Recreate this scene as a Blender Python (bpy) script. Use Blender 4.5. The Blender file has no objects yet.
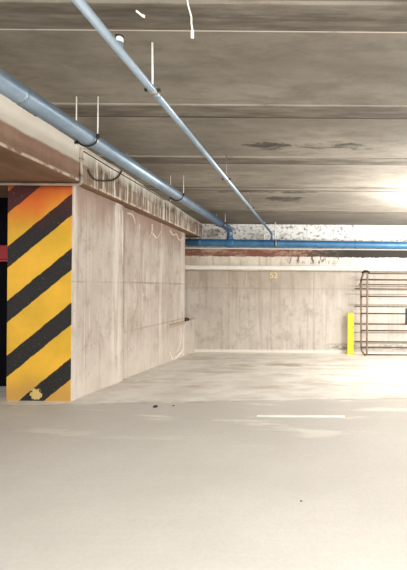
import bpy, bmesh, math, random
from mathutils import Vector, Matrix, noise as mnoise
random.seed(7)
S = bpy.context.scene
COL = S.collection

# ------------------------------------------------------------------ camera
F = 412.0                      # focal length in pixels of a 407x570 frame
CX, CY = 313.0, 288.0          # principal point (off-centre crop -> lens shift)
EYE = 1.4
ROLL = math.radians(0.45)
cr, sr = math.cos(ROLL), math.sin(ROLL)

def P(px, py, d):
    """world point seen at a pixel at distance d in front of the camera"""
    u, v = px - CX, py - CY
    uu = u * cr + v * sr
    vv = -u * sr + v * cr
    return Vector((uu * d / F, d, EYE - vv * d / F))

def ceil_z(y):
    return 3.04 + (10.6 - y) * 0.0174

def floor_z(y):
    return -.03 if y < 5.3 else -.03 - (y - 5.3) * 0.0455

cam_d = bpy.data.cameras.new('camera')
cam = bpy.data.objects.new('camera', cam_d)
COL.objects.link(cam)
cam.location = (0, 0, EYE)
cam.rotation_mode = 'QUATERNION'
cam.rotation_quaternion = (Matrix.Rotation(math.pi/2, 4, 'X') @ Matrix.Rotation(ROLL, 4, 'Z')).to_quaternion()
cam_d.sensor_fit = 'AUTO'
cam_d.sensor_width = 36.0
cam_d.lens = F / 570.0 * 36.0
cam_d.shift_x = (203.5 - CX) / 570.0
cam_d.shift_y = (CY - 285.0) / 570.0
cam_d.clip_start = 0.05
S.camera = cam

# ------------------------------------------------------------------ nodes
class N:
    def __init__(self, name):
        self.m = bpy.data.materials.new(name)
        self.m.use_nodes = True
        self.t = self.m.node_tree
        self.b = self.t.nodes['Principled BSDF']
        tc = self.t.nodes.new('ShaderNodeTexCoord')
        self.co = tc.outputs['Object']
    def n(self, typ, **kw):
        x = self.t.nodes.new(typ)
        for k, v in kw.items():
            setattr(x, k, v)
        return x
    def link(self, a, b):
        self.t.links.new(a, b)
    def put(self, sock, v):
        if hasattr(v, 'links'):
            self.link(v, sock)
        elif isinstance(v, (tuple, list)) and len(v) == 3 and sock.type == 'RGBA':
            sock.default_value = (*v, 1)
        else:
            sock.default_value = v
    def math(self, op, a, b=0.0, c=None, clamp=False):
        x = self.n('ShaderNodeMath', operation=op, use_clamp=clamp)
        self.put(x.inputs[0], a); self.put(x.inputs[1], b)
        if c is not None: self.put(x.inputs[2], c)
        return x.outputs[0]
    def mapc(self, scale=(1, 1, 1), loc=(0, 0, 0), co=None):
        x = self.n('ShaderNodeMapping')
        x.inputs['Scale'].default_value = scale
        x.inputs['Location'].default_value = loc
        self.link(co or self.co, x.inputs['Vector'])
        return x.outputs['Vector']
    def noise(self, scale, detail=5, rough=0.6, stretch=(1, 1, 1), loc=(0, 0, 0), dist=0.0):
        x = self.n('ShaderNodeTexNoise')
        x.inputs['Scale'].default_value = scale
        x.inputs['Detail'].default_value = detail
        x.inputs['Roughness'].default_value = rough
        x.inputs['Distortion'].default_value = dist
        self.link(self.mapc(stretch, loc), x.inputs['Vector'])
        return x.outputs['Fac']
    def ramp(self, f, a, b, smooth=True):
        x = self.n('ShaderNodeMapRange')
        x.interpolation_type = 'SMOOTHSTEP' if smooth else 'LINEAR'
        self.put(x.inputs['Value'], f)
        x.inputs['From Min'].default_value = a
        x.inputs['From Max'].default_value = b
        return x.outputs['Result']
    def mix(self, f, a, b, mode='MIX'):
        x = self.n('ShaderNodeMix', data_type='RGBA', blend_type=mode)
        self.put(x.inputs['Factor'], f)
        self.put(x.inputs[6], a); self.put(x.inputs[7], b)
        return x.outputs[2]
    def xyz(self):
        x = self.n('ShaderNodeSeparateXYZ')
        self.link(self.co, x.inputs[0])
        return x.outputs
    def band(self, v, lo, hi, soft=0.01):
        """1 between lo and hi"""
        a = self.ramp(v, lo - soft, lo + soft)
        b = self.ramp(v, hi - soft, hi + soft)
        return self.math('SUBTRACT', a, b, clamp=True)
    def mul(self, a, b): return self.math('MULTIPLY', a, b)
    def done(self, color, rough=0.85, bump=None, strength=0.3, dist=0.01, metallic=0.0, spec=0.5):
        self.put(self.b.inputs['Base Color'], color)
        self.put(self.b.inputs['Roughness'], rough)
        self.put(self.b.inputs['Metallic'], metallic)
        self.b.inputs['Specular IOR Level'].default_value = spec
        if bump is not None:
            x = self.n('ShaderNodeBump')
            x.inputs['Strength'].default_value = strength
            x.inputs['Distance'].default_value = dist
            self.link(bump, x.inputs['Height'])
            self.link(x.outputs['Normal'], self.b.inputs['Normal'])
        return self.m

def lin(r, g, b):
    f = lambda c: (c/255)/12.92 if c/255 <= 0.04045 else (((c/255)+0.055)/1.055)**2.4
    return (f(r), f(g), f(b))

def plain(name, rgb, rough=0.6, metallic=0.0, var=0.15, scale=30, spec=0.5):
    k = N(name)
    f = k.noise(scale, 4)
    d = tuple(c*(1-var) for c in rgb)
    l = tuple(min(1, c*(1+var)) for c in rgb)
    return k.done(k.mix(k.ramp(f, .3, .7), d, l), rough, f, .15, .004, metallic, spec)

def mat_floor():
    k = N('floor_concrete')
    X, Y, Z = k.xyz()
    Yj = k.math('SUBTRACT', Y, k.mul(X, .1))
    big = k.noise(0.55, 5, .6, (1, 1.3, 1))
    mid = k.noise(2.2, 6, .65, (.8, 1.0, 1), (3, 1, 0))
    fine = k.noise(45, 4, .7)
    c = k.mix(k.ramp(big, .3, .7), lin(187, 182, 173), lin(199, 194, 185))
    c = k.mix(k.mul(k.ramp(fine, .3, .75), .35), c, lin(172, 164, 150))
    # old stall concrete past the joint: paler, patchy
    stall = k.ramp(k.math('ADD', Yj, k.mul(k.math('SUBTRACT', mid, .5), .3)), 5.22, 5.36)
    s = k.mix(k.ramp(mid, .36, .62), lin(206, 200, 189), lin(226, 221, 212))
    blot = k.noise(1.1, 5, .62, (.7, 1.1, 1), (7, 2, 0))
    s = k.mix(k.mul(k.ramp(blot, .56, .72), .6), s, lin(170, 150, 125))
    c = k.mix(stall, c, s)
    # pale lime patches scattered near the joint
    pat = k.noise(1.7, 5, .6, (.5, 1.9, 1), (11, 5, 0), .4)
    near = k.band(Y, 3.9, 7.5, .7)
    c = k.mix(k.mul(k.mul(k.ramp(pat, .56, .7), near), .8), c, lin(228, 221, 208))
    # brown drifts on the stall floor
    dr = k.noise(1.0, 6, .7, (.5, 1.5, 1), (1, 8, 3), .3)
    c = k.mix(k.mul(k.mul(k.ramp(dr, .5, .64), stall), .55), c, lin(164, 146, 122))
    # dark joint line
    jn = k.noise(3, 3, .6, (1, .2, 1))
    jl = k.band(k.math('ADD', Yj, k.mul(k.math('SUBTRACT', jn, .5), .05)), 5.255, 5.285, .012)
    c = k.mix(k.mul(jl, k.mul(k.ramp(jn, .42, .62), .7)), c, lin(140, 124, 104))
    # white lime at the foot of the back wall
    wl = k.ramp(k.math('ADD', Y, k.mul(k.math('SUBTRACT', mid, .5), .9)), 9.9, 10.5)
    c = k.mix(k.mul(wl, .7), c, lin(238, 232, 220))
    # brown patch beside the wall
    ex = k.math('ADD', k.math('POWER', k.math('DIVIDE', k.math('SUBTRACT', X, -.55), .5), 2), k.math('POWER', k.math('DIVIDE', k.math('SUBTRACT', Y, 8.4), .28), 2))
    ex = k.math('ADD', ex, k.mul(k.math('SUBTRACT', mid, .5), 5))
    c = k.mix(k.mul(k.ramp(ex, 1.3, .2), .6), c, lin(140, 120, 95))
    # polishing arcs in the lane
    arc = k.noise(6, 3, .5, (.25, 6, 1))
    c = k.mix(k.mul(k.ramp(arc, .52, .7), .08), c, lin(214, 208, 197))
    h = k.math('ADD', k.mul(mid, .6), k.mul(fine, .25))
    return k.done(c, k.math('ADD', k.mul(big, .15), .52), h, .22, .01, spec=.4)

def mat_ceiling():
    k = N('ceiling_concrete')
    X, Y, Z = k.xyz()
    big = k.noise(.7, 5, .62, (.7, 1.2, 1))
    grain = k.noise(4, 7, .7, (.55, 1.5, 1), (0, 0, 0), .3)
    fine = k.noise(60, 3, .6)
    c = k.mix(k.ramp(big, .32, .68), lin(118, 112, 102), lin(148, 141, 129))
    c = k.mix(k.mul(k.ramp(grain, .4, .66), .5), c, lin(102, 95, 85))
    c = k.mix(k.mul(k.ramp(fine, .45, .8), .2), c, lin(156, 149, 136))
    joints = [1.35, 2.845, 4.24, 5.73, 7.21, 9.15]
    wob = k.mul(k.math('SUBTRACT', k.noise(1.6, 4, .6, (1, .1, 1)), .5), .06)
    Yw = k.math('ADD', Y, wob)
    for i, j in enumerate(joints):
        st = k.band(Yw, j - .28, j, .03)
        dn = k.noise(3.3, 5, .65, (.4, 3, 1), (i*3.1, 0, 0))
        c = k.mix(k.mul(st, k.ramp(dn, .25, .7)), c, lin(90, 83, 73))
        c = k.mix(k.mul(k.band(Yw if i == 5 else Y, j - .035, j - .008, .006), .0 if i == 1 else .75), c, lin(44, 40, 36))  # groove shade at the joint painted in as a dark line
        if i == 5:
            c = k.mix(k.mul(k.ramp(Yw, j, j + .05), .55), c, lin(92, 86, 78))
    # white lime lines along the joints
    for j, w, a in ((2.845, .014, 1.0), (3.95, .007, .25), (5.44, .018, .2), (7.08, .014, .4), (1.35, .01, .8)):
        ln = k.noise(4, 3, .6, (1, .1, 1), (j, 0, 0))
        c = k.mix(k.mul(k.mul(k.band(Y, j - w, j + w, .006), a), k.ramp(ln, .25, .42)), c, lin(226, 219, 206))
    # damp patches
    dn = k.noise(3.5, 6, .7, (.6, 1.6, 1), (4, 4, 0))
    for px, py, rx, ry in ((.28, 5.02, .42, .13), (-.6, 5.08, .28, .13), (-.75, 7.3, .8, .09), (-.5, 7.85, .32, .22), (-2.6, 2.3, 2.0, .1), (.1, 2.4, .6, .05)):
        e = k.math('ADD', k.math('POWER', k.math('DIVIDE', k.math('SUBTRACT', X, px), rx), 2),
                   k.math('POWER', k.math('DIVIDE', k.math('SUBTRACT', Y, py), ry), 2))
        e = k.math('ADD', e, k.mul(k.math('SUBTRACT', dn, .5), 7))
        c = k.mix(k.mul(k.mul(k.ramp(e, 1.2, .7), k.ramp(grain, .3, .6)), .8), c, lin(52, 48, 43))
    h = k.math('ADD', k.mul(grain, .5), k.mul(fine, .2))
    return k.done(c, .9, h, .25, .012, spec=.25)

def wall_streaks(k, c, dark, light, axis='Y', amt=.5):
    """vertical run marks"""
    st = (1, 9, .35) if axis == 'Y' else (9, 1, .35)
    s1 = k.noise(1.3, 5, .65, st)
    s2 = k.noise(1.9, 5, .65, st, (5, 5, 5))
    c = k.mix(k.mul(k.ramp(s1, .5, .7), amt), c, dark)
    c = k.mix(k.mul(k.ramp(s2, .53, .7), amt), c, light)
    return c

def mat_wall_left(name, seams=(), verts=(), top_z=2.676, runs=()):
    k = N(name)
    X, Y, Z = k.xyz()
    big = k.noise(1.0, 5, .6)
    fine = k.noise(38, 4, .65)
    c = k.mix(k.ramp(big, .3, .7), lin(193, 181, 170), lin(214, 204, 194))
    c = wall_streaks(k, c, lin(158, 138, 122), lin(232, 224, 213), 'Y', .55)
    mo = k.noise(2.6, 7, .72, (1, 1, .7), (13, 4, 2), .3)
    c = k.mix(k.mul(k.ramp(mo, .5, .66), .5), c, lin(158, 142, 126))
    mo2 = k.noise(6.5, 6, .75, (1, 1, .5), (3, 14, 2))
    c = k.mix(k.mul(k.ramp(mo2, .52, .66), .35), c, lin(150, 134, 118))
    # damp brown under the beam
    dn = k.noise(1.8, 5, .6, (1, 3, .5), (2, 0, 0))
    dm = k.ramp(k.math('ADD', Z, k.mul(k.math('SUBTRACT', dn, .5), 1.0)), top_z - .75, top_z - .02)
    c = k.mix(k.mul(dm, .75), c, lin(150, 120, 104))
    c = k.mix(k.mul(k.ramp(fine, .5, .8), .25), c, lin(160, 146, 132))
    pits = k.noise(16, 2, .5)
    c = k.mix(k.mul(k.ramp(pits, .70, .76), .5), c, lin(110, 98, 86))
    wob = k.mul(k.math('SUBTRACT', k.noise(4, 4, .6), .5), .03)
    for z, w in seams:
        c = k.mix(k.mul(k.band(k.math('ADD', Z, wob), z - w, z + w, .012), k.mul(k.ramp(big, .35, .6), .6)), c, lin(140, 122, 106))
    for y, w in verts:
        c = k.mix(k.mul(k.band(k.math('ADD', Y, k.mul(wob, .4)), y - w, y + w, .008), .45), c, lin(140, 122, 106))
    # broad pale or dark run marks at given places
    rn = k.noise(2.0, 5, .7, (1, 3, .25), (9, 9, 1))
    for y0, y1, col, a in runs:
        wy = k.math('ADD', Y, k.mul(k.math('SUBTRACT', rn, .5), .25))
        c = k.mix(k.mul(k.mul(k.band(wy, y0, y1, .04), a), k.ramp(rn, .38, .56)), c, lin(*col))
    # splash of pale slurry along the foot
    ft = k.ramp(k.math('ADD', Z, k.mul(k.math('SUBTRACT', big, .5), .9)), .55, .1)
    c = k.mix(k.mul(ft, .45), c, lin(228, 219, 205))
    h = k.math('ADD', k.mul(big, .7), k.mul(fine, .2))
    return k.done(c, .85, h, .3, .012, spec=.3)

def mat_wall_back():
    k = N('back_wall_concrete')
    X, Y, Z = k.xyz()
    big = k.noise(.9, 5, .6)
    fine = k.noise(30, 4, .65)
    c = k.mix(k.ramp(big, .3, .7), lin(186, 176, 165), lin(206, 198, 188))
    c = wall_streaks(k, c, lin(160, 146, 129), lin(222, 214, 200), 'X', .5)
    mo = k.noise(2.6, 7, .72, (1, 1, .7), (13, 4, 2), .3)
    c = k.mix(k.mul(k.ramp(mo, .5, .66), .5), c, lin(158, 142, 126))
    mo2 = k.noise(6.5, 6, .75, (1, 1, .5), (3, 14, 2))
    c = k.mix(k.mul(k.ramp(mo2, .52, .66), .35), c, lin(150, 134, 118))
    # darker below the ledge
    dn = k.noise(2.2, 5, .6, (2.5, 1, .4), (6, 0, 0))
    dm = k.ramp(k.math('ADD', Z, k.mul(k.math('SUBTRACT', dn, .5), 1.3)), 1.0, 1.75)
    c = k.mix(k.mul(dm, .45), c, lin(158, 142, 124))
    # board marks
    wv = k.math('FRACT', k.mul(X, .92))
    c = k.mix(k.mul(k.band(wv, .0, .03, .01), .35), c, lin(150, 136, 120))
    c = k.mix(k.mul(k.band(k.math('ADD', Z, k.mul(k.math('SUBTRACT', fine, .5), .05)), 1.36, 1.4, .02), .3), c, lin(150, 136, 120))
    # grey tide mark near the ground by the rack
    td = k.noise(5, 5, .7, (1, 1, 2))
    tm = k.mul(k.band(Z, -.19, -.03, .05), k.ramp(X, .2, .7))
    c = k.mix(k.mul(tm, k.ramp(td, .4, .56)), c, lin(112, 108, 100))
    tm2 = k.band(Z, -.28, -.2, .03)
    c = k.mix(k.mul(tm2, .8), c, lin(238, 233, 222))
    # paler towards the right
    c = k.mix(k.mul(k.ramp(X, -.6, 1.6), .3), c, lin(206, 202, 194))
    # upper zone: flaking white paint over grey
    pn = k.noise(13, 6, .75, (.8, 1, 1), (1, 2, 3))
    pc = k.mix(k.ramp(pn, .47, .66), lin(232, 230, 225), lin(120, 115, 106))
    c = k.mix(k.ramp(Z, 2.38, 2.40), c, pc)
    h = k.math('ADD', k.mul(big, .5), k.mul(fine, .3))
    return k.done(c, .85, h, .3, .012, spec=.3)

def mat_back_beam():
    k = N('back_beam_concrete')
    X, Y, Z = k.xyz()
    big = k.noise(1.4, 5, .65)
    fine = k.noise(30, 4, .65)
    c = k.mix(k.ramp(big, .3, .7), lin(196, 182, 162), lin(228, 219, 203))
    st = k.noise(1.6, 5, .65, (5, 1, .6), (3, 3, 0))
    c = k.mix(k.mul(k.ramp(st, .5, .68), .4), c, lin(160, 142, 122))
    c = k.mix(k.ramp(k.math('ADD', X, big), -.4, 1.0), c, k.mix(k.ramp(st, .4, .7), lin(222, 217, 206), lin(200, 193, 180)))
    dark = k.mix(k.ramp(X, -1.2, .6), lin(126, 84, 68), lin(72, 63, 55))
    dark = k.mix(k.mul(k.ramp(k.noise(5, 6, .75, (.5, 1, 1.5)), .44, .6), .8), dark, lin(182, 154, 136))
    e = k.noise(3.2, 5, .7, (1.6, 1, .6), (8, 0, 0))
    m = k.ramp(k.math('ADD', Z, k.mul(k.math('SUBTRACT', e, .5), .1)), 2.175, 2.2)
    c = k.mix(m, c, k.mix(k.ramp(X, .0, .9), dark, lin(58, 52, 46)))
    # sooty drips in the middle
    sm = k.mul(k.band(X, -.7, .75, .15), k.band(Z, 2.02, 2.25, .03))
    c = k.mix(k.mul(sm, k.ramp(k.noise(4, 5, .7, (3, 1, .8)), .5, .62)), c, lin(84, 72, 62))
    c = k.mix(k.ramp(Z, 2.372, 2.385), c, lin(226, 220, 210))
    return k.done(c, .85, fine, .25, .008, spec=.3)

def mat_beam():
    k = N('beam_concrete')
    X, Y, Z = k.xyz()
    big = k.noise(1.2, 5, .6)
    fine = k.noise(35, 4, .65)
    c = k.mix(k.ramp(big, .3, .7), lin(204, 197, 183), lin(222, 216, 203))
    e = k.noise(2.4, 5, .65, (1, 1.2, .7), (1, 1, 1))
    # water run marks further in
    st = k.noise(1.5, 6, .75, (1, 3.6, .4), (2, 1, 0))
    far = k.ramp(k.math('ADD', Y, big), 5.3, 6.0)
    c = k.mix(k.mul(k.ramp(st, .38, .56), k.mul(far, k.ramp(k.math('ADD', Z, k.mul(k.math('SUBTRACT', e, .5), .3)), 3.06, 2.94))), c, lin(116, 94, 76))
    st2 = k.noise(2.2, 6, .75, (1, 4, .3), (7, 1, 0))
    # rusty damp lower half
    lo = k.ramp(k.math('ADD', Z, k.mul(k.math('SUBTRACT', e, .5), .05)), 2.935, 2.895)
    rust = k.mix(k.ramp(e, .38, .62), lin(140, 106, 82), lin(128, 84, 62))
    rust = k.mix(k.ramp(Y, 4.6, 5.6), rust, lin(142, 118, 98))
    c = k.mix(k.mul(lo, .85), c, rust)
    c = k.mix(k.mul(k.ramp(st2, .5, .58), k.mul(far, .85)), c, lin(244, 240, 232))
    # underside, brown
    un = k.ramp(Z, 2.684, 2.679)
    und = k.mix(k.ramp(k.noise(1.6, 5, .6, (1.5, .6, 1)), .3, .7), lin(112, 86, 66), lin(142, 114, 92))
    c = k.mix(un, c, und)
    # lime crust along the arris
    c = k.mix(k.mul(k.band(Z, 2.684, 2.712, .006), k.mul(k.ramp(k.noise(6, 4, .6), .42, .58), .8)), c, lin(222, 208, 190))
    return k.done(c, .85, k.math('ADD', k.mul(big, .5), k.mul(fine, .25)), .3, .01, spec=.3)

def mat_stripes():
    k = N('hazard_paint')
    X, Y, Z = k.xyz()
    kk = 5.105 / 412
    u = k.math('DIVIDE', k.math('ADD', X, 3.79), kk)
    v = k.math('DIVIDE', k.math('SUBTRACT', 1.4, Z), kk)
    s = k.math('ADD', k.math('ADD', v, 288.0), k.mul(u, .833))
    e = k.noise(9, 4, .6)
    s = k.math('ADD', s, k.mul(k.math('SUBTRACT', e, .5), 3.2))
    t = k.math('FRACT', k.math('DIVIDE', k.math('SUBTRACT', s, 248.6 - 54.7*4), 54.7))
    blk = k.math('SUBTRACT', k.ramp(t, .0, .018), k.ramp(t, .395, .413), clamp=True)
    big = k.noise(1.6, 5, .6)
    fine = k.noise(40, 4, .65)
    yel = k.mix(k.ramp(big, .3, .7), lin(212, 168, 44), lin(244, 186, 58))
    yel = k.mix(k.mul(k.ramp(fine, .5, .8), .35), yel, lin(200, 140, 50))
    b = k.mix(k.ramp(fine, .3, .75), lin(26, 24, 23), lin(46, 42, 39))
    # reddened shade under the beam put into the paint, shaped like rust staining
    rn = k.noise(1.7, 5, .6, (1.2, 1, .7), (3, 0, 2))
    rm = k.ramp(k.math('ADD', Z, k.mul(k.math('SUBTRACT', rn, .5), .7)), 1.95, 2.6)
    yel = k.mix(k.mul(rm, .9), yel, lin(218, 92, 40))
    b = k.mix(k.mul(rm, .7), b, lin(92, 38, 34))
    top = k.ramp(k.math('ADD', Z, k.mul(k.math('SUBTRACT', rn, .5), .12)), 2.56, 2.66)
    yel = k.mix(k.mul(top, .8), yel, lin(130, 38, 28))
    c = k.mix(blk, yel, b)
    # worn foot and chipped spot
    wr = k.ramp(k.math('ADD', Z, k.mul(k.math('SUBTRACT', rn, .5), .5)), .42, .02)
    c = k.mix(k.mul(k.mul(wr, .75), k.math('SUBTRACT', 1.0, blk)), c, lin(190, 144, 78))
    chip = k.noise(30, 4, .7)
    c = k.mix(k.mul(k.ramp(chip, .62, .72), .5), c, lin(206, 176, 120))
    ex = k.math('ADD', k.math('POWER', k.math('DIVIDE', k.math('SUBTRACT', X, -3.42), .07), 2),
                k.math('POWER', k.math('DIVIDE', k.math('SUBTRACT', Z, .055), .07), 2))
    ex = k.math('ADD', ex, k.mul(k.math('SUBTRACT', chip, .5), 4))
    c = k.mix(k.ramp(ex, 1.1, .8), c, lin(208, 180, 112))
    return k.done(c, .55, k.math('ADD', k.mul(fine, .3), k.mul(chip, .3)), .2, .006, spec=.4)

def mat_pipe(name, base, pale, rust=.0, rough=.28, metal=.35, far_shade=False):
    k = N(name)
    X, Y, Z = k.xyz()
    a = k.noise(4, 5, .65, (1, .5, 1))
    f = k.noise(40, 4, .7)
    c = k.mix(k.ramp(a, .3, .7), base, pale)
    if far_shade:
        c = k.mix(k.mul(k.ramp(Y, 6.0, 9.2), .85), c, lin(62, 100, 136))  # duller light at the far end put into the colour as deeper blue
    c = k.mix(k.mul(k.ramp(f, .55, .75), .3), c, tuple(min(1, q*1.4) for q in pale))
    if rust:
        c = k.mix(k.mul(k.ramp(k.noise(7, 5, .7, (1, 1, 1), (4, 4, 4)), .58, .68), rust), c, lin(110, 84, 70))
    return k.done(c, k.math('ADD', k.mul(f, .2), rough), a, .12, .004, metal, .6)

M = dict(
    floor=mat_floor(), ceiling=mat_ceiling(),
    wall=mat_wall_left('left_wall_concrete', ((.66, .012), (1.47, .014)), ((8.15, .006), (7.3, .004)), 2.676, ((6.45, 6.66, (120, 100, 84), .75), (8.2, 8.35, (238, 232, 222), .5), (9.5, 9.8, (236, 228, 216), .6))),
    pillar=mat_wall_left('pillar_concrete', ((1.46, .008),), ((5.42, .006),), 2.676, ((6.15, 6.42, (240, 233, 222), .6), (5.1, 5.2, (226, 218, 206), .7))),
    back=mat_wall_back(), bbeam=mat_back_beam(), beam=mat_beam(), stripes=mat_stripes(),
    dark=plain('bay_shade_black', (.006, .006, .008), .9, scale=3, spec=0.0),  # shade of the unlit bay put into a near-black wall colour
    red=plain('red_paint', lin(150, 20, 26), .45),
    pipe=mat_pipe('pipe_paint_grey_blue', lin(126, 144, 160), lin(150, 166, 180), 0, .3, .65, True),
    pipe2=mat_pipe('pipe_paint_pale_blue', lin(140, 158, 172), lin(166, 180, 192), 0, .26, .65, True),
    bpipe=mat_pipe('pipe_paint_blue', lin(40, 92, 134), lin(60, 112, 150), 0, .3, .1),
    steel=plain('galvanised_steel', lin(150, 146, 138), .45, .6),
    dsteel=plain('dark_steel', lin(46, 44, 44), .5, .3),
    rack=plain('brown_steel', lin(98, 84, 73), .6, 0, .25, 12),
    loop=plain('lighter_brown_steel', lin(132, 108, 92), .6, 0, .25, 12),
    yellow=plain('yellow_paint', lin(240, 208, 48), .45, 0, .06, 8),
    white=plain('white_paint', lin(236, 233, 226), .7, 0, .06, 9),
    lime=plain('lime_crust', lin(238, 232, 222), .9, 0, .08, 12),
    drip=plain('lime_drip', lin(222, 212, 202), .9, 0, .08, 12),
    wire=plain('white_wire', lin(226, 222, 210), .6),
    dcable=plain('dark_cable', lin(66, 58, 50), .6),
    conduit=plain('cream_conduit', lin(190, 176, 158), .6, 0, .2, 7),
    conduit_rust=plain('rusty_conduit', lin(150, 100, 84), .7, 0, .2, 7),
    line=plain('worn_white_line', lin(226, 230, 222), .7, 0, .05, 14),
    mark=plain('faded_yellow_paint', lin(232, 216, 140), .8, 0, .06, 20),
    board=plain('tan_board', lin(184, 166, 144), .8, 0, .12, 12),
    stone=plain('dark_stone', lin(62, 56, 50), .9, 0, .2, 20),
)

# ------------------------------------------------------------------ geometry helpers
def finish(name, bm, mat, parent=None, smooth=False, loc=None):
    bmesh.ops.recalc_face_normals(bm, faces=bm.faces[:])
    if loc is not None:
        bmesh.ops.translate(bm, verts=bm.verts[:], vec=-Vector(loc))
    me = bpy.data.meshes.new(name)
    bm.to_mesh(me); bm.free()
    for p in me.polygons: p.use_smooth = smooth
    mats = mat if isinstance(mat, (list, tuple)) else [mat]
    for m in mats: me.materials.append(m)
    o = bpy.data.objects.new(name, me)
    COL.objects.link(o)
    if parent is not None:
        o.parent = parent
        if loc is not None: o.location = Vector(loc) - parent.location
        else: o.location = -parent.location     # mesh is in world coordinates
    elif loc is not None:
        o.location = loc
    return o

def structure(o):
    o['kind'] = 'structure'; return o

def tag(o, label, cat, group=None, kind=None):
    o['label'] = label; o['category'] = cat
    if group: o['group'] = group
    if kind: o['kind'] = kind
    return o

def thing(name, loc, label, cat, group=None):
    o = bpy.data.objects.new(name, None)
    o.empty_display_size = .1
    COL.objects.link(o); o.location = loc
    return tag(o, label, cat, group)

def box(bm, x0, x1, y0, y1, z0, z1, bevel=0.0, seg=2):
    r = bmesh.ops.create_cube(bm, size=1)
    vs = r['verts']
    for v in vs:
        v.co = Vector((x0 + (v.co.x + .5)*(x1-x0), y0 + (v.co.y + .5)*(y1-y0), z0 + (v.co.z + .5)*(z1-z0)))
    if bevel:
        es = {e for v in vs for e in v.link_edges}
        bmesh.ops.bevel(bm, geom=list(es), offset=bevel, segments=seg, affect='EDGES', profile=.5)

def grid_rough(bm, x0, x1, y0, y1, nx, ny, fz, amp=0.0, sc=1.0):
    V = []
    for j in range(ny+1):
        row = []
        for i in range(nx+1):
            x = x0 + (x1-x0)*i/nx; y = y0 + (y1-y0)*j/ny
            z = fz(y) + amp*mnoise.noise(Vector((x*sc, y*sc, 0)))
            row.append(bm.verts.new((x, y, z)))
        V.append(row)
    for j in range(ny):
        for i in range(nx):
            bm.faces.new((V[j][i], V[j][i+1], V[j+1][i+1], V[j+1][i]))

def fillet(pts, r, n=6):
    pts = [Vector(p) for p in pts]
    out = [pts[0]]
    for a, b, c in zip(pts, pts[1:], pts[2:]):
        u, w = (a-b), (c-b)
        q = min(r, u.length*.49, w.length*.49)
        p0 = b + u.normalized()*q; p1 = b + w.normalized()*q
        for i in range(n+1):
            t = i/n
            out.append((1-t)**2*p0 + 2*t*(1-t)*b + t*t*p1)
    out.append(pts[-1])
    return out

def tube(bm, pts, r, n=14, caps=True):
    pts = [Vector(p) for p in pts]
    q = [pts[0]]
    for p in pts[1:]:
        if (p - q[-1]).length > 1e-5: q.append(p)
    pts = q
    tang = []
    for i in range(len(pts)):
        a = pts[max(i-1, 0)]; b = pts[min(i+1, len(pts)-1)]
        tang.append((b-a).normalized())
    t0 = tang[0]
    up = Vector((0, 0, 1)) if abs(t0.z) < .9 else Vector((1, 0, 0))
    nv = t0.cross(up).normalized()
    rings = []
    for i, p in enumerate(pts):
        if i:
            nv = (nv - tang[i]*nv.dot(tang[i])).normalized()
        bv = tang[i].cross(nv)
        rr = r(i/(len(pts)-1)) if callable(r) else r
        rings.append([bm.verts.new(p + (nv*math.cos(2*math.pi*k/n) + bv*math.sin(2*math.pi*k/n))*rr) for k in range(n)])
    for a, b in zip(rings, rings[1:]):
        for k in range(n):
            bm.faces.new((a[k], a[(k+1) % n], b[(k+1) % n], b[k]))
    if caps:
        bm.faces.new(rings[0]); bm.faces.new(rings[-1][::-1])

def mesh_tube(name, pts, r, mat, parent=None, n=14):
    bm = bmesh.new(); tube(bm, pts, r, n)
    return finish(name, bm, mat, parent, True)

def blob(bm, c, rx, ry, rz, seed=0, sub=2, amp=.3):
    r = bmesh.ops.create_icosphere(bm, subdivisions=sub, radius=1)
    for v in r['verts']:
        d = 1 + amp*mnoise.noise(v.co*1.7 + Vector((seed*3.3, seed, 0)))
        v.co = Vector((c[0] + v.co.x*rx*d, c[1] + v.co.y*ry*d, c[2] + v.co.z*rz*d))

# ------------------------------------------------------------------ the setting
bm = bmesh.new()
ys = [-4, 5.3, 12]
V0 = [[bm.verts.new((x, y, floor_z(y))) for x in (-8, 7)] for y in ys]
Vb = [[bm.verts.new((x, y, floor_z(y)-.3)) for x in (-8, 7)] for y in ys]
for a in (0, 1):
    bm.faces.new((V0[a][0], V0[a][1], V0[a+1][1], V0[a+1][0]))
    bm.faces.new((Vb[a][0], Vb[a+1][0], Vb[a+1][1], Vb[a][1]))
    for s in (0, 1):
        bm.faces.new((V0[a][s], V0[a+1][s], Vb[a+1][s], Vb[a][s]))
bm.faces.new((V0[0][0], Vb[0][0], Vb[0][1], V0[0][1])); bm.faces.new((V0[2][0], V0[2][1], Vb[2][1], Vb[2][0]))
structure(finish('floor', bm, M['floor']))

# ceiling: soffit panels with a slightly lower strip beside each joint
bm = bmesh.new()
prof = []
js = [-4, -2.9, -1.5, -.1, 1.35, 2.845, 4.24, 5.73, 7.21, 9.15]
y = -4
for a, b in zip(js, js[1:]):
    prof += [(a, 0), (b-.29, 0), (b-.275, -.012), (b-.012, -.012), (b-.01, .03), (b, .03)]
prof += [(9.15, -.012), (12, -.012)]
rows = []
for yy, dz in prof:
    rows.append([bm.verts.new((x, yy, ceil_z(yy)+dz)) for x in (-8, 7)] + [bm.verts.new((x, yy, ceil_z(yy)+.4)) for x in (7, -8)])
for a, b in zip(rows, rows[1:]):
    for k in range(4):
        bm.faces.new((a[k], a[(k+1) % 4], b[(k+1) % 4], b[k]))
bm.faces.new(rows[0]); bm.faces.new(rows[-1][::-1])
structure(finish('ceiling', bm, M['ceiling']))

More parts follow.
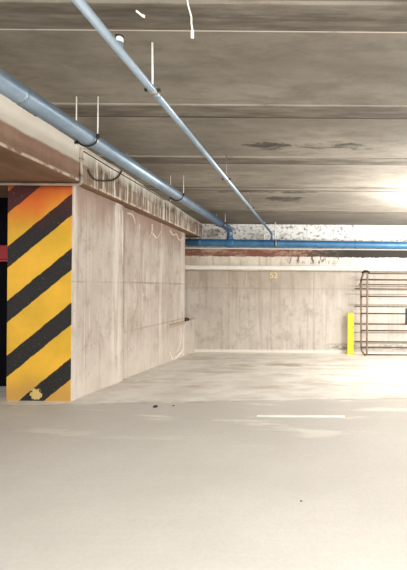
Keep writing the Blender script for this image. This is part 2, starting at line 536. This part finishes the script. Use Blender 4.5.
# left wall: infill, low stub with ledge, recess above the stub
bm = bmesh.new()
box(bm, -3.7, -3.05, 6.45, 9.8, -.6, 2.68, .006)
structure(finish('wall_left', bm, M['wall']))
bm = bmesh.new()
box(bm, -3.7, -3.035, 9.7, 10.7, -.6, .585, .012)
structure(finish('wall_left', bm, M['wall']))
bm = bmesh.new()
box(bm, -3.7, -3.33, 9.79, 10.7, .58, 2.68)
structure(finish('wall_left', bm, M['wall']))
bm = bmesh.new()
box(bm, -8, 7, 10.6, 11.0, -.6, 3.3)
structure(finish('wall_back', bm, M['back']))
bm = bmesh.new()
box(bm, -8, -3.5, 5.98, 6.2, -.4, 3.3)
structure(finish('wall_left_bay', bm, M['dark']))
# back beam and its white ledge
bm = bmesh.new()
box(bm, -3.5, 7, 10.5, 10.65, P(300, 271, 10.5).z, P(300, 248.3, 10.5).z, .006)
structure(finish('trim_1', bm, M['bbeam']))
bm = bmesh.new()
box(bm, -3.32, 7, 10.4, 10.55, P(300, 270, 10.4).z, P(300, 266.2, 10.4).z, .012)
structure(finish('trim_2', bm, M['white']))
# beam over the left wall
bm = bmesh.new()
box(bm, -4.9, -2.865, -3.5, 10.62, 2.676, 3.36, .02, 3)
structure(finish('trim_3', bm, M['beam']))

# ------------------------------------------------------------------ striped pillar
pil = thing('striped_pillar', (-3.388, 5.8, 0), 'concrete pillar with yellow and black diagonal warning stripes', 'pillar')
bm = bmesh.new()
box(bm, -3.79, -2.986, 5.105, 6.5, -.12, 2.676, .012, 2)
finish('shaft', bm, M['pillar'], pil)
bm = bmesh.new()
box(bm, -3.787, -2.992, 5.100, 5.118, -.026, 2.672, .003, 1)
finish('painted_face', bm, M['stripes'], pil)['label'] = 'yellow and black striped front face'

# ------------------------------------------------------------------ dark bay behind the pillar
rail = thing('guard_rail', (-5.5, 5.95, .9), 'red horizontal guard rail in the dark bay left of the striped pillar', 'rail')
z0, z1 = P(3, 262, 5.9).z, P(3, 245, 5.9).z
bm = bmesh.new(); box(bm, -7.5, -3.95, 5.9, 5.94, z0+.03, z1, .01); finish('board', bm, M['red'], rail)
bm = bmesh.new(); tube(bm, [(-7.5, 5.9, z0+.02), (-3.95, 5.9, z0+.02)], .022, 10); finish('lower_lip', bm, M['red'], rail, True)
for xx in (-7.2, -4.6):
    bm = bmesh.new(); box(bm, xx-.05, xx+.05, 5.935, 5.99, z0-.02, z1+.02, .008); finish('bracket', bm, M['dsteel'], rail)

# ------------------------------------------------------------------ pipes
A1, B1 = P(87, 137, 3.82), P(229.8, 229.2, 10.3)
dirv = (B1-A1).normalized()
N1 = A1 - dirv*4.5
zb = P(230, 243, 10.3).z
p1 = thing('blue_pipe', A1, 'thick grey-blue pipe running along the concrete beam under the ceiling', 'pipe')
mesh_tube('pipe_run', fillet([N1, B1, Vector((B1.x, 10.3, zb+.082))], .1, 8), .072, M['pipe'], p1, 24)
def ring(name, c, d, r, w, mat, parent, n=24):
    d = Vector(d).normalized(); c = Vector(c)
    return mesh_tube(name, [c - d*w, c - d*w*.8, c + d*w*.8, c + d*w], (lambda t: r if .1 < t < .9 else r*.96), mat, parent, n)
def on1(y): return A1 + dirv*((y - A1.y)/dirv.y)
ring('elbow_collar', B1 - dirv*.24, dirv, .079, .03, M['pipe'], p1)
ring('tee_collar', (B1.x, 10.3, zb+.115), (0, 0, 1), .08, .022, M['bpipe'], p1)
ring('pipe_joint', on1(2.93), dirv, .0755, .012, M['pipe'], p1)
bm = bmesh.new(); c = on1(4.62); tube(bm, [c+Vector((0, 0, .06)), c+Vector((0, 0, .115))], .012, 8); finish('bleed_plug', bm, M['steel'], p1, True)

A2, B2 = P(152.5, 90, 2.99), P(271.6, 233.2, 10.3)
dir2 = (B2-A2).normalized()
def on2(y): return A2 + dir2*((y - A2.y)/dir2.y)
zb2 = P(272, 244, 10.3).z
p2 = thing('blue_pipe', A2, 'thin pale blue sprinkler pipe crossing the ceiling towards the back wall', 'pipe')
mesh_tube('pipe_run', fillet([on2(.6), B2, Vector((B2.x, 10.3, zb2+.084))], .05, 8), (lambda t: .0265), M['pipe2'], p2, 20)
ring('coupling', on2(3.04), dir2, .034, .022, M['pipe2'], p2)
ring('coupling', B2 - dir2*.12, dir2, .034, .03, M['pipe2'], p2)
ring('tee_collar', (B2.x, 10.3, zb2+.11), (0, 0, 1), .036, .02, M['bpipe'], p2)
rs = P(124, 52, 2.46); rs = on2(2.5)
up = mesh_tube('riser', [rs, rs+Vector((0, 0, .05))], .02, M['pipe2'], p2, 16)
rt = rs + Vector((0, 0, .05))
bm = bmesh.new(); tube(bm, [rt, rt+Vector((0, 0, .004)), rt+Vector((0, 0, .024)), rt+Vector((0, 0, .03))], (lambda t: (.021 if .2 < t < .9 else .016)), 18)
sh = finish('sprinkler_head', bm, M['white'], up, True); sh.location = (0, 0, 0)
sh['label'] = 'white sprinkler head on the riser'
bm = bmesh.new(); tube(bm, [rt+Vector((0, 0, .029)), rt+Vector((0, 0, .036))], .026, 18)
q = finish('deflector', bm, M['dsteel'], up, True); q.location = (0, 0, 0)

Lb, Rb = P(150, 242, 10.3), P(500, 246.6, 10.3)
p3 = thing('blue_pipe', P(300, 244, 10.3), 'bright blue horizontal main pipe along the top of the back wall', 'pipe')
dir3 = (Rb-Lb).normalized()
Lb.x = -3.29; 
mesh_tube('pipe_run', [Lb + (Rb-Lb)*i/12 for i in range(13)], .09, M['bpipe'], p3, 24)
def on3(px): 
    q = P(px, 243.5, 10.3); return Lb + (Rb-Lb)*((q.x-Lb.x)/(Rb.x-Lb.x))
ring('tee_joint', on3(229.8), dir3, .101, .1, M['bpipe'], p3)
ring('pipe_joint', on3(200), dir3, .097, .03, M['bpipe'], p3)
ring('grooved_coupling', on3(278), dir3, .102, .05, M['bpipe'], p3)
for px in (276.2, 356):
    ring('clamp', on3(px), dir3, .1 if px > 300 else .108, .02, M['steel'] if px < 300 else M['bpipe'], p3)

# ------------------------------------------------------------------ hangers
def hanger(y, label, fn=on1, r=.072, gap=.1, grp='pipe hangers on the thick pipe', rr=.006):
    c = fn(y)
    h = thing('pipe_hanger', (c.x, c.y, c.z), label, 'hanger', grp)
    zt = ceil_z(y) + .002
    for s in (-1, 1):
        mesh_tube('rod', [(c.x+s*gap, y, zt), (c.x+s*gap*.99, y, c.z-.05 if s > 0 else c.z-.1)], rr, M['wire'], h, 8)
    pts = [(c.x - gap, y, c.z - .03)]
    for i in range(13):
        a = math.pi + math.pi*i/12
        pts.append((c.x + gap*math.cos(a), y, c.z - .0 + (r+.012)*math.sin(a)))
    pts.append((c.x + gap, y, c.z + .03))
    mesh_tube('strap', pts, .009, M['dsteel'], h, 8)
    for s in (-1, 1):
        bm = bmesh.new(); tube(bm, [(c.x+s*gap, y, c.z-.035+s*.03), (c.x+s*gap, y, c.z-.01+s*.03)], .016, 6); finish('nut', bm, M['dsteel'], h)
hanger(3.82, 'rod and strap hanger nearest the striped pillar, holding the thick grey-blue pipe')
hanger(6.33, 'second pair of hanger rods along the thick grey-blue pipe', rr=.0055)
hanger(9.3, 'hanger rods beside the elbow end of the thick grey-blue pipe')

def rod_hanger(y, label, fn, r, rr=.0075, rm='wire'):
    c = fn(y)
    h = thing('pipe_hanger', (c.x, c.y, c.z), label, 'hanger', 'single rod hangers of the thin pipe')
    mesh_tube('rod', [(c.x-.004, y, ceil_z(y)+.002), (c.x, y, c.z+r)], rr, M[rm], h, 8)
    d = dir2
    ring('clamp', c, d, r+.008, .018, M['steel'], h, 20)
    for s in (-1, 1):
        bm = bmesh.new(); tube(bm, [(c.x+s*(r+.004), y, c.z), (c.x+s*(r+.03), y, c.z)], .012, 8); finish('bolt', bm, M['dsteel'], h)
rod_hanger(2.99, 'white hanger rod and bolted clamp on the thin pipe, nearest the sprinkler head', on2, .0265)
rod_hanger(5.35, 'hanger rod and clamp midway along the thin pale blue pipe', on2, .0265, .0045, 'steel')
rod_hanger(7.2, 'hanger rod and clamp on the thin pipe, the last one before its elbow', on2, .0265, .0045, 'steel')
# back main pipe hangers
for px, lab in ((275.2, 'short white rod with clamp over the blue main pipe beside the thin pipe elbow'),
                (264.4, 'short white rod above the blue main pipe, between both pipe elbows')):
    c = on3(px)
    h = thing('pipe_hanger', c, lab, 'hanger', 'short rods over the main pipe')
    mesh_tube('rod', [(c.x, 10.3, ceil_z(10.3)+.002), (c.x, 10.3, c.z+.085)], .018, M['wire'], h, 8)
    ring('clamp', c, dir3, .096, .016, M['bpipe'] if px < 270 else M['dsteel'], h)

# ------------------------------------------------------------------ conduit and cables on the beam
bx = -2.865
def onbeam(px, py, off=.012):
    """point on the beam's face behind a pixel"""
    u, v = px-CX, py-CY
    uu = u*cr+v*sr
    d = (bx+off)*F/uu
    return P(px, py, d)
cn = thing('conduit', onbeam(82, 165), 'cream conduit bending down the beam and over the striped pillar', 'conduit')
a = onbeam(80.5, 149); b = onbeam(80.5, 150); 
zlow = 2.645
topz = onbeam(81, 149).z; yv = onbeam(81, 165).y
pts = [(bx+.016, yv, topz), (bx+.016, yv, zlow)]
mesh_tube('drop', fillet([(bx-.02, yv+.02, topz+.02), (bx+.016, yv, topz), (bx+.016, yv, zlow), (bx-.12, yv, zlow), (-3.9, yv, zlow)], .05, 6), .016, M['conduit'], cn, 12)
for zz in (2.95, 2.74):
    bm = bmesh.new(); box(bm, bx-.002, bx+.034, yv-.024, yv+.024, zz, zz+.018, .003); finish('saddle_clip', bm, M['steel'], cn)
# thin rail/cable along the top of the beam face
e0, e1 = onbeam(84, 151.5, .008), onbeam(165, 200, .008)
ca = thing('beam_cable', e0, 'thin dark cable run along the upper edge of the stained beam', 'cable')
mesh_tube('cable_run', [e0, e0+(e1-e0)*.3+Vector((0, 0, -.004)), e0+(e1-e0)*.6, e1], .008, M['dcable'], ca, 8)
t0, t1 = onbeam(84, 148.5, .006), onbeam(165, 197.5, .006)
mesh_tube('pale_casing', [t0, t1], .012, M['conduit'], ca, 8)
cl = [onbeam(x, y, .02) for x, y in ((88, 170), (92, 177), (96, 180.5), (104, 181), (112, 180.5), (117, 178), (120, 174), (122, 170))]
lo = thing('cable_loop', cl[3], 'dark cable hanging in a slack loop on the stained beam', 'cable')
mesh_tube('cable', fillet(cl, .05, 3), .011, M['dcable'], lo, 8)
bm = bmesh.new(); c = cl[-1]; box(bm, bx-.004, bx+.03, c.y-.02, c.y+.02, c.z-.01, c.z+.06, .004); finish('clip', bm, M['conduit'], lo)

# ------------------------------------------------------------------ wire and scrap on the ceiling
w = [P(186.6, -6, 2.52), P(188, 5, 2.53), P(190, 12, 2.54), P(191.5, 17, 2.54), P(191.3, 24, 2.54), P(192.8, 31, 2.54)]
hw = thing('hanging_wire', w[0], 'frayed white wire hanging from the ceiling with a white tag end', 'wire')
w[0].z = ceil_z(2.52)+.005
mesh_tube('wire', fillet(w, .02, 3), .0055, M['wire'], hw, 8)
bm = bmesh.new(); c = P(192.4, 34.5, 2.54); box(bm, c.x-.009, c.x+.009, c.y-.006, c.y+.006, c.z-.024, c.z+.026, .003)
finish('tag_end', bm, M['white'], hw)
yy = 2.64
c = P(139.5, 13.5, yy); 
bm = bmesh.new()
pr = [(-.022, -.045), (-.006, -.03), (.004, .0), (.024, .03), (.016, .05), (-.004, .035), (-.014, .0), (-.03, -.03)]
zt = ceil_z(2.64)-.012
vs0 = [bm.verts.new((c.x+px_*.75, 2.66+py_*.75, ceil_z(2.66+py_)-.008 if i < 3 else ceil_z(2.66+py_)-.02)) for i, (px_, py_) in enumerate(pr)]
f = bm.faces.new(vs0)
ex = bmesh.ops.extrude_face_region(bm, geom=[f])
bmesh.ops.translate(bm, verts=[v for v in ex['geom'] if isinstance(v, bmesh.types.BMVert)], vec=(0, 0, .016))
tag(finish('paint_scrap', bm, M['white']), 'small white paint scrap peeling off the ceiling near the hanging wire', 'scrap')

# ------------------------------------------------------------------ yellow bollard
yp = 10.42
bl, br = P(347.4, 330, yp).x, P(353.6, 330, yp).x
zt = P(350, 313, yp).z; zf = floor_z(yp)
bo = thing('bollard', ((bl+br)/2, yp, zf), 'bright yellow post standing against the back wall beside the steel rack', 'post')
bm = bmesh.new(); box(bm, bl, br, yp-.06, yp+.06, zf-.01, zt-.02, .012, 2); finish('post', bm, M['yellow'], bo)
bm = bmesh.new(); box(bm, bl+.006, br-.006, yp-.054, yp+.054, zt-.022, zt, .01, 2); finish('cap', bm, M['yellow'], bo)
bm = bmesh.new(); box(bm, bl-.03, br+.03, yp-.09, yp+.09, zf-.012, zf+.014, .004, 1); finish('base_plate', bm, M['yellow'], bo)

# ------------------------------------------------------------------ steel rack leaning by the wall
yr = 10.12
xl, xr = P(360.8, 310, yr+.06).x, P(367.2, 310, yr-.06).x
ztop, zbot = P(365, 271.5, yr).z, floor_z(yr) + .012
rk = thing('steel_rack', ((xl+xr)/2+1, yr, floor_z(yr)), 'brown tubular steel rack with horizontal bars against the back wall', 'rack')
def loop(xa, xb, nm):
    pts = [(xa, yr+.07, ztop-.2), (xa+.02, yr+.06, zbot+.1), (xa+.1, yr+.0, zbot), (xb, yr-.06, zbot+.03),
           (xb, yr-.06, ztop-.08), (xa+.14, yr-.02, ztop), (xa+.06, yr+.04, ztop-.02)]
    pts.append(pts[0])
    mesh_tube(nm, fillet(pts, .07, 5), .024, M['loop'], rk, 10)
loop(xl, xr, 'end_loop')
XR = 4.3
loop(XR, XR + (xr-xl), 'end_loop')
for py, r_ in ((279.6, .019), (296.4, .019), (313.4, .019), (330.4, .019), (347.2, .019)):
    z = P(370, py, yr).z
    mesh_tube('bar', [(xl-.01, yr-.02, z), (XR+.2, yr-.02, z)], r_, M['rack'], rk, 10)
for px, py in ((358.8, 284.3), (354.6, 288.6), (354.3, 306.5), (354.3, 324.0), (354.6, 341.5)):  # shadow lines of the bars on the wall, built as thin tubes
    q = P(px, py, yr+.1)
    mesh_tube('shadow_bar', [q, (XR+.2, q.y, q.z)], .014, M['rack'], rk, 10)
for z in (ztop-.05, zbot+.02):
    mesh_tube('bar', [(xr-.02, yr-.05, z), (XR+.1, yr-.05, z)], .0155, M['rack'], rk, 10)
bm = bmesh.new(); tube(bm, fillet([(xl+.02, yr+.03, ztop-.04), (xl+.07, yr+.01, ztop+.01), (xr+.0, yr-.04, ztop+.01), (xr+.05, yr-.05, ztop-.04)], .04, 4), .026, 10); finish('corner_sleeve', bm, M['dsteel'], rk, True)
z = P(406, 308, yr).z; z2 = P(406, 324.5, yr).z; xx = P(405.8, 316, yr).x
bm = bmesh.new(); box(bm, xx-.018, xx+.05, yr-.045, yr-.01, z2, z, .006); finish('latch_plate', bm, M['dsteel'], rk)

# ------------------------------------------------------------------ low-level bits
bm = bmesh.new()
box(bm, -3.055, -3.0, 8.75, 9.69, .535, .6, .008, 2)
tag(finish('board_strip', bm, M['board']), 'tan board strip fixed low along the left wall', 'board')
rb = bmesh.new()
for i, (x, y, s) in enumerate(((-3.05, 9.86, .055), (-3.07, 9.95, .06), (-3.04, 10.02, .045), (-3.1, 9.82, .04))):
    blob(rb, (x, y, .585+s*.55), s*1.0, s*1.3, s*.8, i, 2, .5)
tag(finish('rubble_lump', rb, M['stone']), 'small black rubble lump on the ledge in the far left corner', 'rubble')

# lime crust at the foot of the left wall
bm = bmesh.new()
def onwall(px, py, off=.006):
    u, v = px-CX, py-CY
    return P(px, py, (-3.05+off)*F/(u*cr+v*sr))
for poly, r_ in ((((172, 361.5), (176, 358), (181, 353), (185, 347), (187, 342)), .045), (((181, 328), (181.5, 337), (180, 345), (177, 352)), .03),
             (((176, 361), (181, 358), (186, 356)), .05), (((170, 352), (172, 358), (174, 362)), .03), (((186, 330), (187, 338)), .02)):
    pts = fillet([onwall(*q, .0) for q in poly], .1, 5)
    q2 = []
    for a_, b_ in zip(pts, pts[1:]):
        for t in range(4): q2.append(a_.lerp(b_, t/4))
    q2.append(pts[-1])
    tube(bm, q2, (lambda t: r_*(.35+.9*abs(mnoise.noise(Vector((t*9, r_*70, 0))))+.3*math.sin(math.pi*t))), 10)
for v in bm.verts:
    v.co.x = -3.05 + (v.co.x+3.05)*.3
tag(finish('lime_crust', bm, M['lime'], None, True), 'white crumbling lime crust at the foot of the left wall near the corner', 'crust', None, 'stuff')
# lime drips under the beam
bm = bmesh.new()
for poly in (((127, 213), (132, 214), (134.5, 219), (135, 224)), ((139.5, 224), (139, 231)),
             ((152, 224), (152, 232), (149, 238)), ((152.5, 233), (157, 239.5), (160, 233), (163, 226)),
             ((170, 230), (173, 236), (176, 233), (180, 242), (183, 236), (184, 240)),
             ((131, 205.5), (133, 212)), ((115, 205), (115, 222)), ((119, 207), (120, 230)), ((122, 210), (122.5, 260))):
    pts = [onwall(*q) if q[0] > 124 else onwall(q[0], q[1], .07) for q in poly]
    tube(bm, fillet(pts, .16, 5) if len(pts) > 2 else [pts[0], (pts[0]+pts[1])/2, pts[1]], (lambda t: .016*(1-.6*t)), 8)
tag(finish('lime_drips', bm, M['drip'], None, True), 'white lime drips running down the left wall under the beam', 'drips', None, 'stuff')

# worn white stall line
bm = bmesh.new()
q0, q1 = P(257, 413.5, 4.6), P(345, 413.2, 4.6)
n = 24
for s in (0, 1):
    pass
rowA, rowB = [], []
for i in range(n+1):
    x = q0.x + (q1.x-q0.x)*i/n
    w_ = .035 + .008*mnoise.noise(Vector((x*6, 0, 0))) - (.012 if i < 4 else 0)
    rowA.append((x, 4.59 - w_)); rowB.append((x, 4.59 + w_))
def prism(bm, outline, z0, z1):
    a = [bm.verts.new((x, y, z0)) for x, y in outline]; b = [bm.verts.new((x, y, z1)) for x, y in outline]
    bm.faces.new(a[::-1]); bm.faces.new(b)
    for i in range(len(a)):
        j = (i+1) % len(a); bm.faces.new((a[i], a[j], b[j], b[i]))
prism(bm, rowA + rowB[::-1], -.031, -.027)
tag(finish('floor_marking', bm, M['line']), 'short worn white line painted on the floor before the stall', 'marking')

# faded yellow stencil on the back wall
tc = bpy.data.curves.new('stencil', 'FONT'); tc.body = '52'; tc.size = .21; tc.extrude = .002
to = bpy.data.objects.new('stencil_tmp', tc); COL.objects.link(to)
bpy.context.view_layer.update()
me = bpy.data.meshes.new_from_object(to.evaluated_get(bpy.context.evaluated_depsgraph_get()))
bpy.data.objects.remove(to)
me.materials.append(M['mark'])
st = bpy.data.objects.new('stencil_number', me); COL.objects.link(st)
pp = P(269.6, 278, 10.597); st.location = pp; st.rotation_euler = (math.pi/2, 0, 0)
tag(st, 'faded yellow stencilled number on the back wall under the white ledge', 'number')

# pebbles
for (px, py, s, lab) in ((155.5, 407.2, .032, 'dark pebble on the floor right of the striped pillar'),
                         (301, 501.3, .008, 'tiny dark pebble on the bare floor in the foreground'),
                         (173.5, 406, .014, 'tiny dark chip on the floor beside the dark pebble')):
    v = -(px-CX)*sr + (py-CY)*cr
    d = (EYE+.03)*F/v
    c = P(px, py, d)
    bm = bmesh.new(); blob(bm, (c.x, c.y, s*.3-.03), s, s*.8, s*.45, px, 2, .5)
    tag(finish('pebble', bm, M['stone'], None, True), lab, 'pebble', 'pebbles on the floor')

# ------------------------------------------------------------------ light
def area(name, loc, sx, sy, e, color=(1, .99, .98), rot=(0, 0, 0)):
    l = bpy.data.lights.new(name, 'AREA'); l.shape = 'RECTANGLE'; l.size = sx; l.size_y = sy
    l.energy = e; l.color = color
    o = bpy.data.objects.new(name, l); COL.objects.link(o); o.location = loc; o.rotation_euler = rot
    return o
# ceiling battens (outside the frame): one to the right near the back, others nearer the camera, plus an added upward fill
area('tube_lamp_back', (3.2, 7.0, 2.62), 2.4, .04, 150, rot=(.45, 0, 0))
area('ceiling_glow_fill', (3.7, 7.2, 1.8), 3.0, .4, 450, rot=(math.pi, 0, 0))  # unseen upward fill added to brighten the ceiling, not a fitting
area('tube_lamp_mid', (1.9, 3.1, 2.97), 1.4, .06, 40, rot=(0, .6, 0))
area('tube_lamp_near', (.2, -1.6, 2.95), 1.5, .08, 250, rot=(.6, .1, 0))
wd = bpy.data.worlds.new('world'); S.world = wd; wd.use_nodes = True
wd.node_tree.nodes['Background'].inputs['Color'].default_value = (.97, .985, 1, 1)
wd.node_tree.nodes['Background'].inputs['Strength'].default_value = .56

vs = S.view_settings
vs.view_transform = 'Standard'; vs.look = 'None'; vs.gamma = 1.0; vs.use_curve_mapping = False
vs.exposure = 0.87
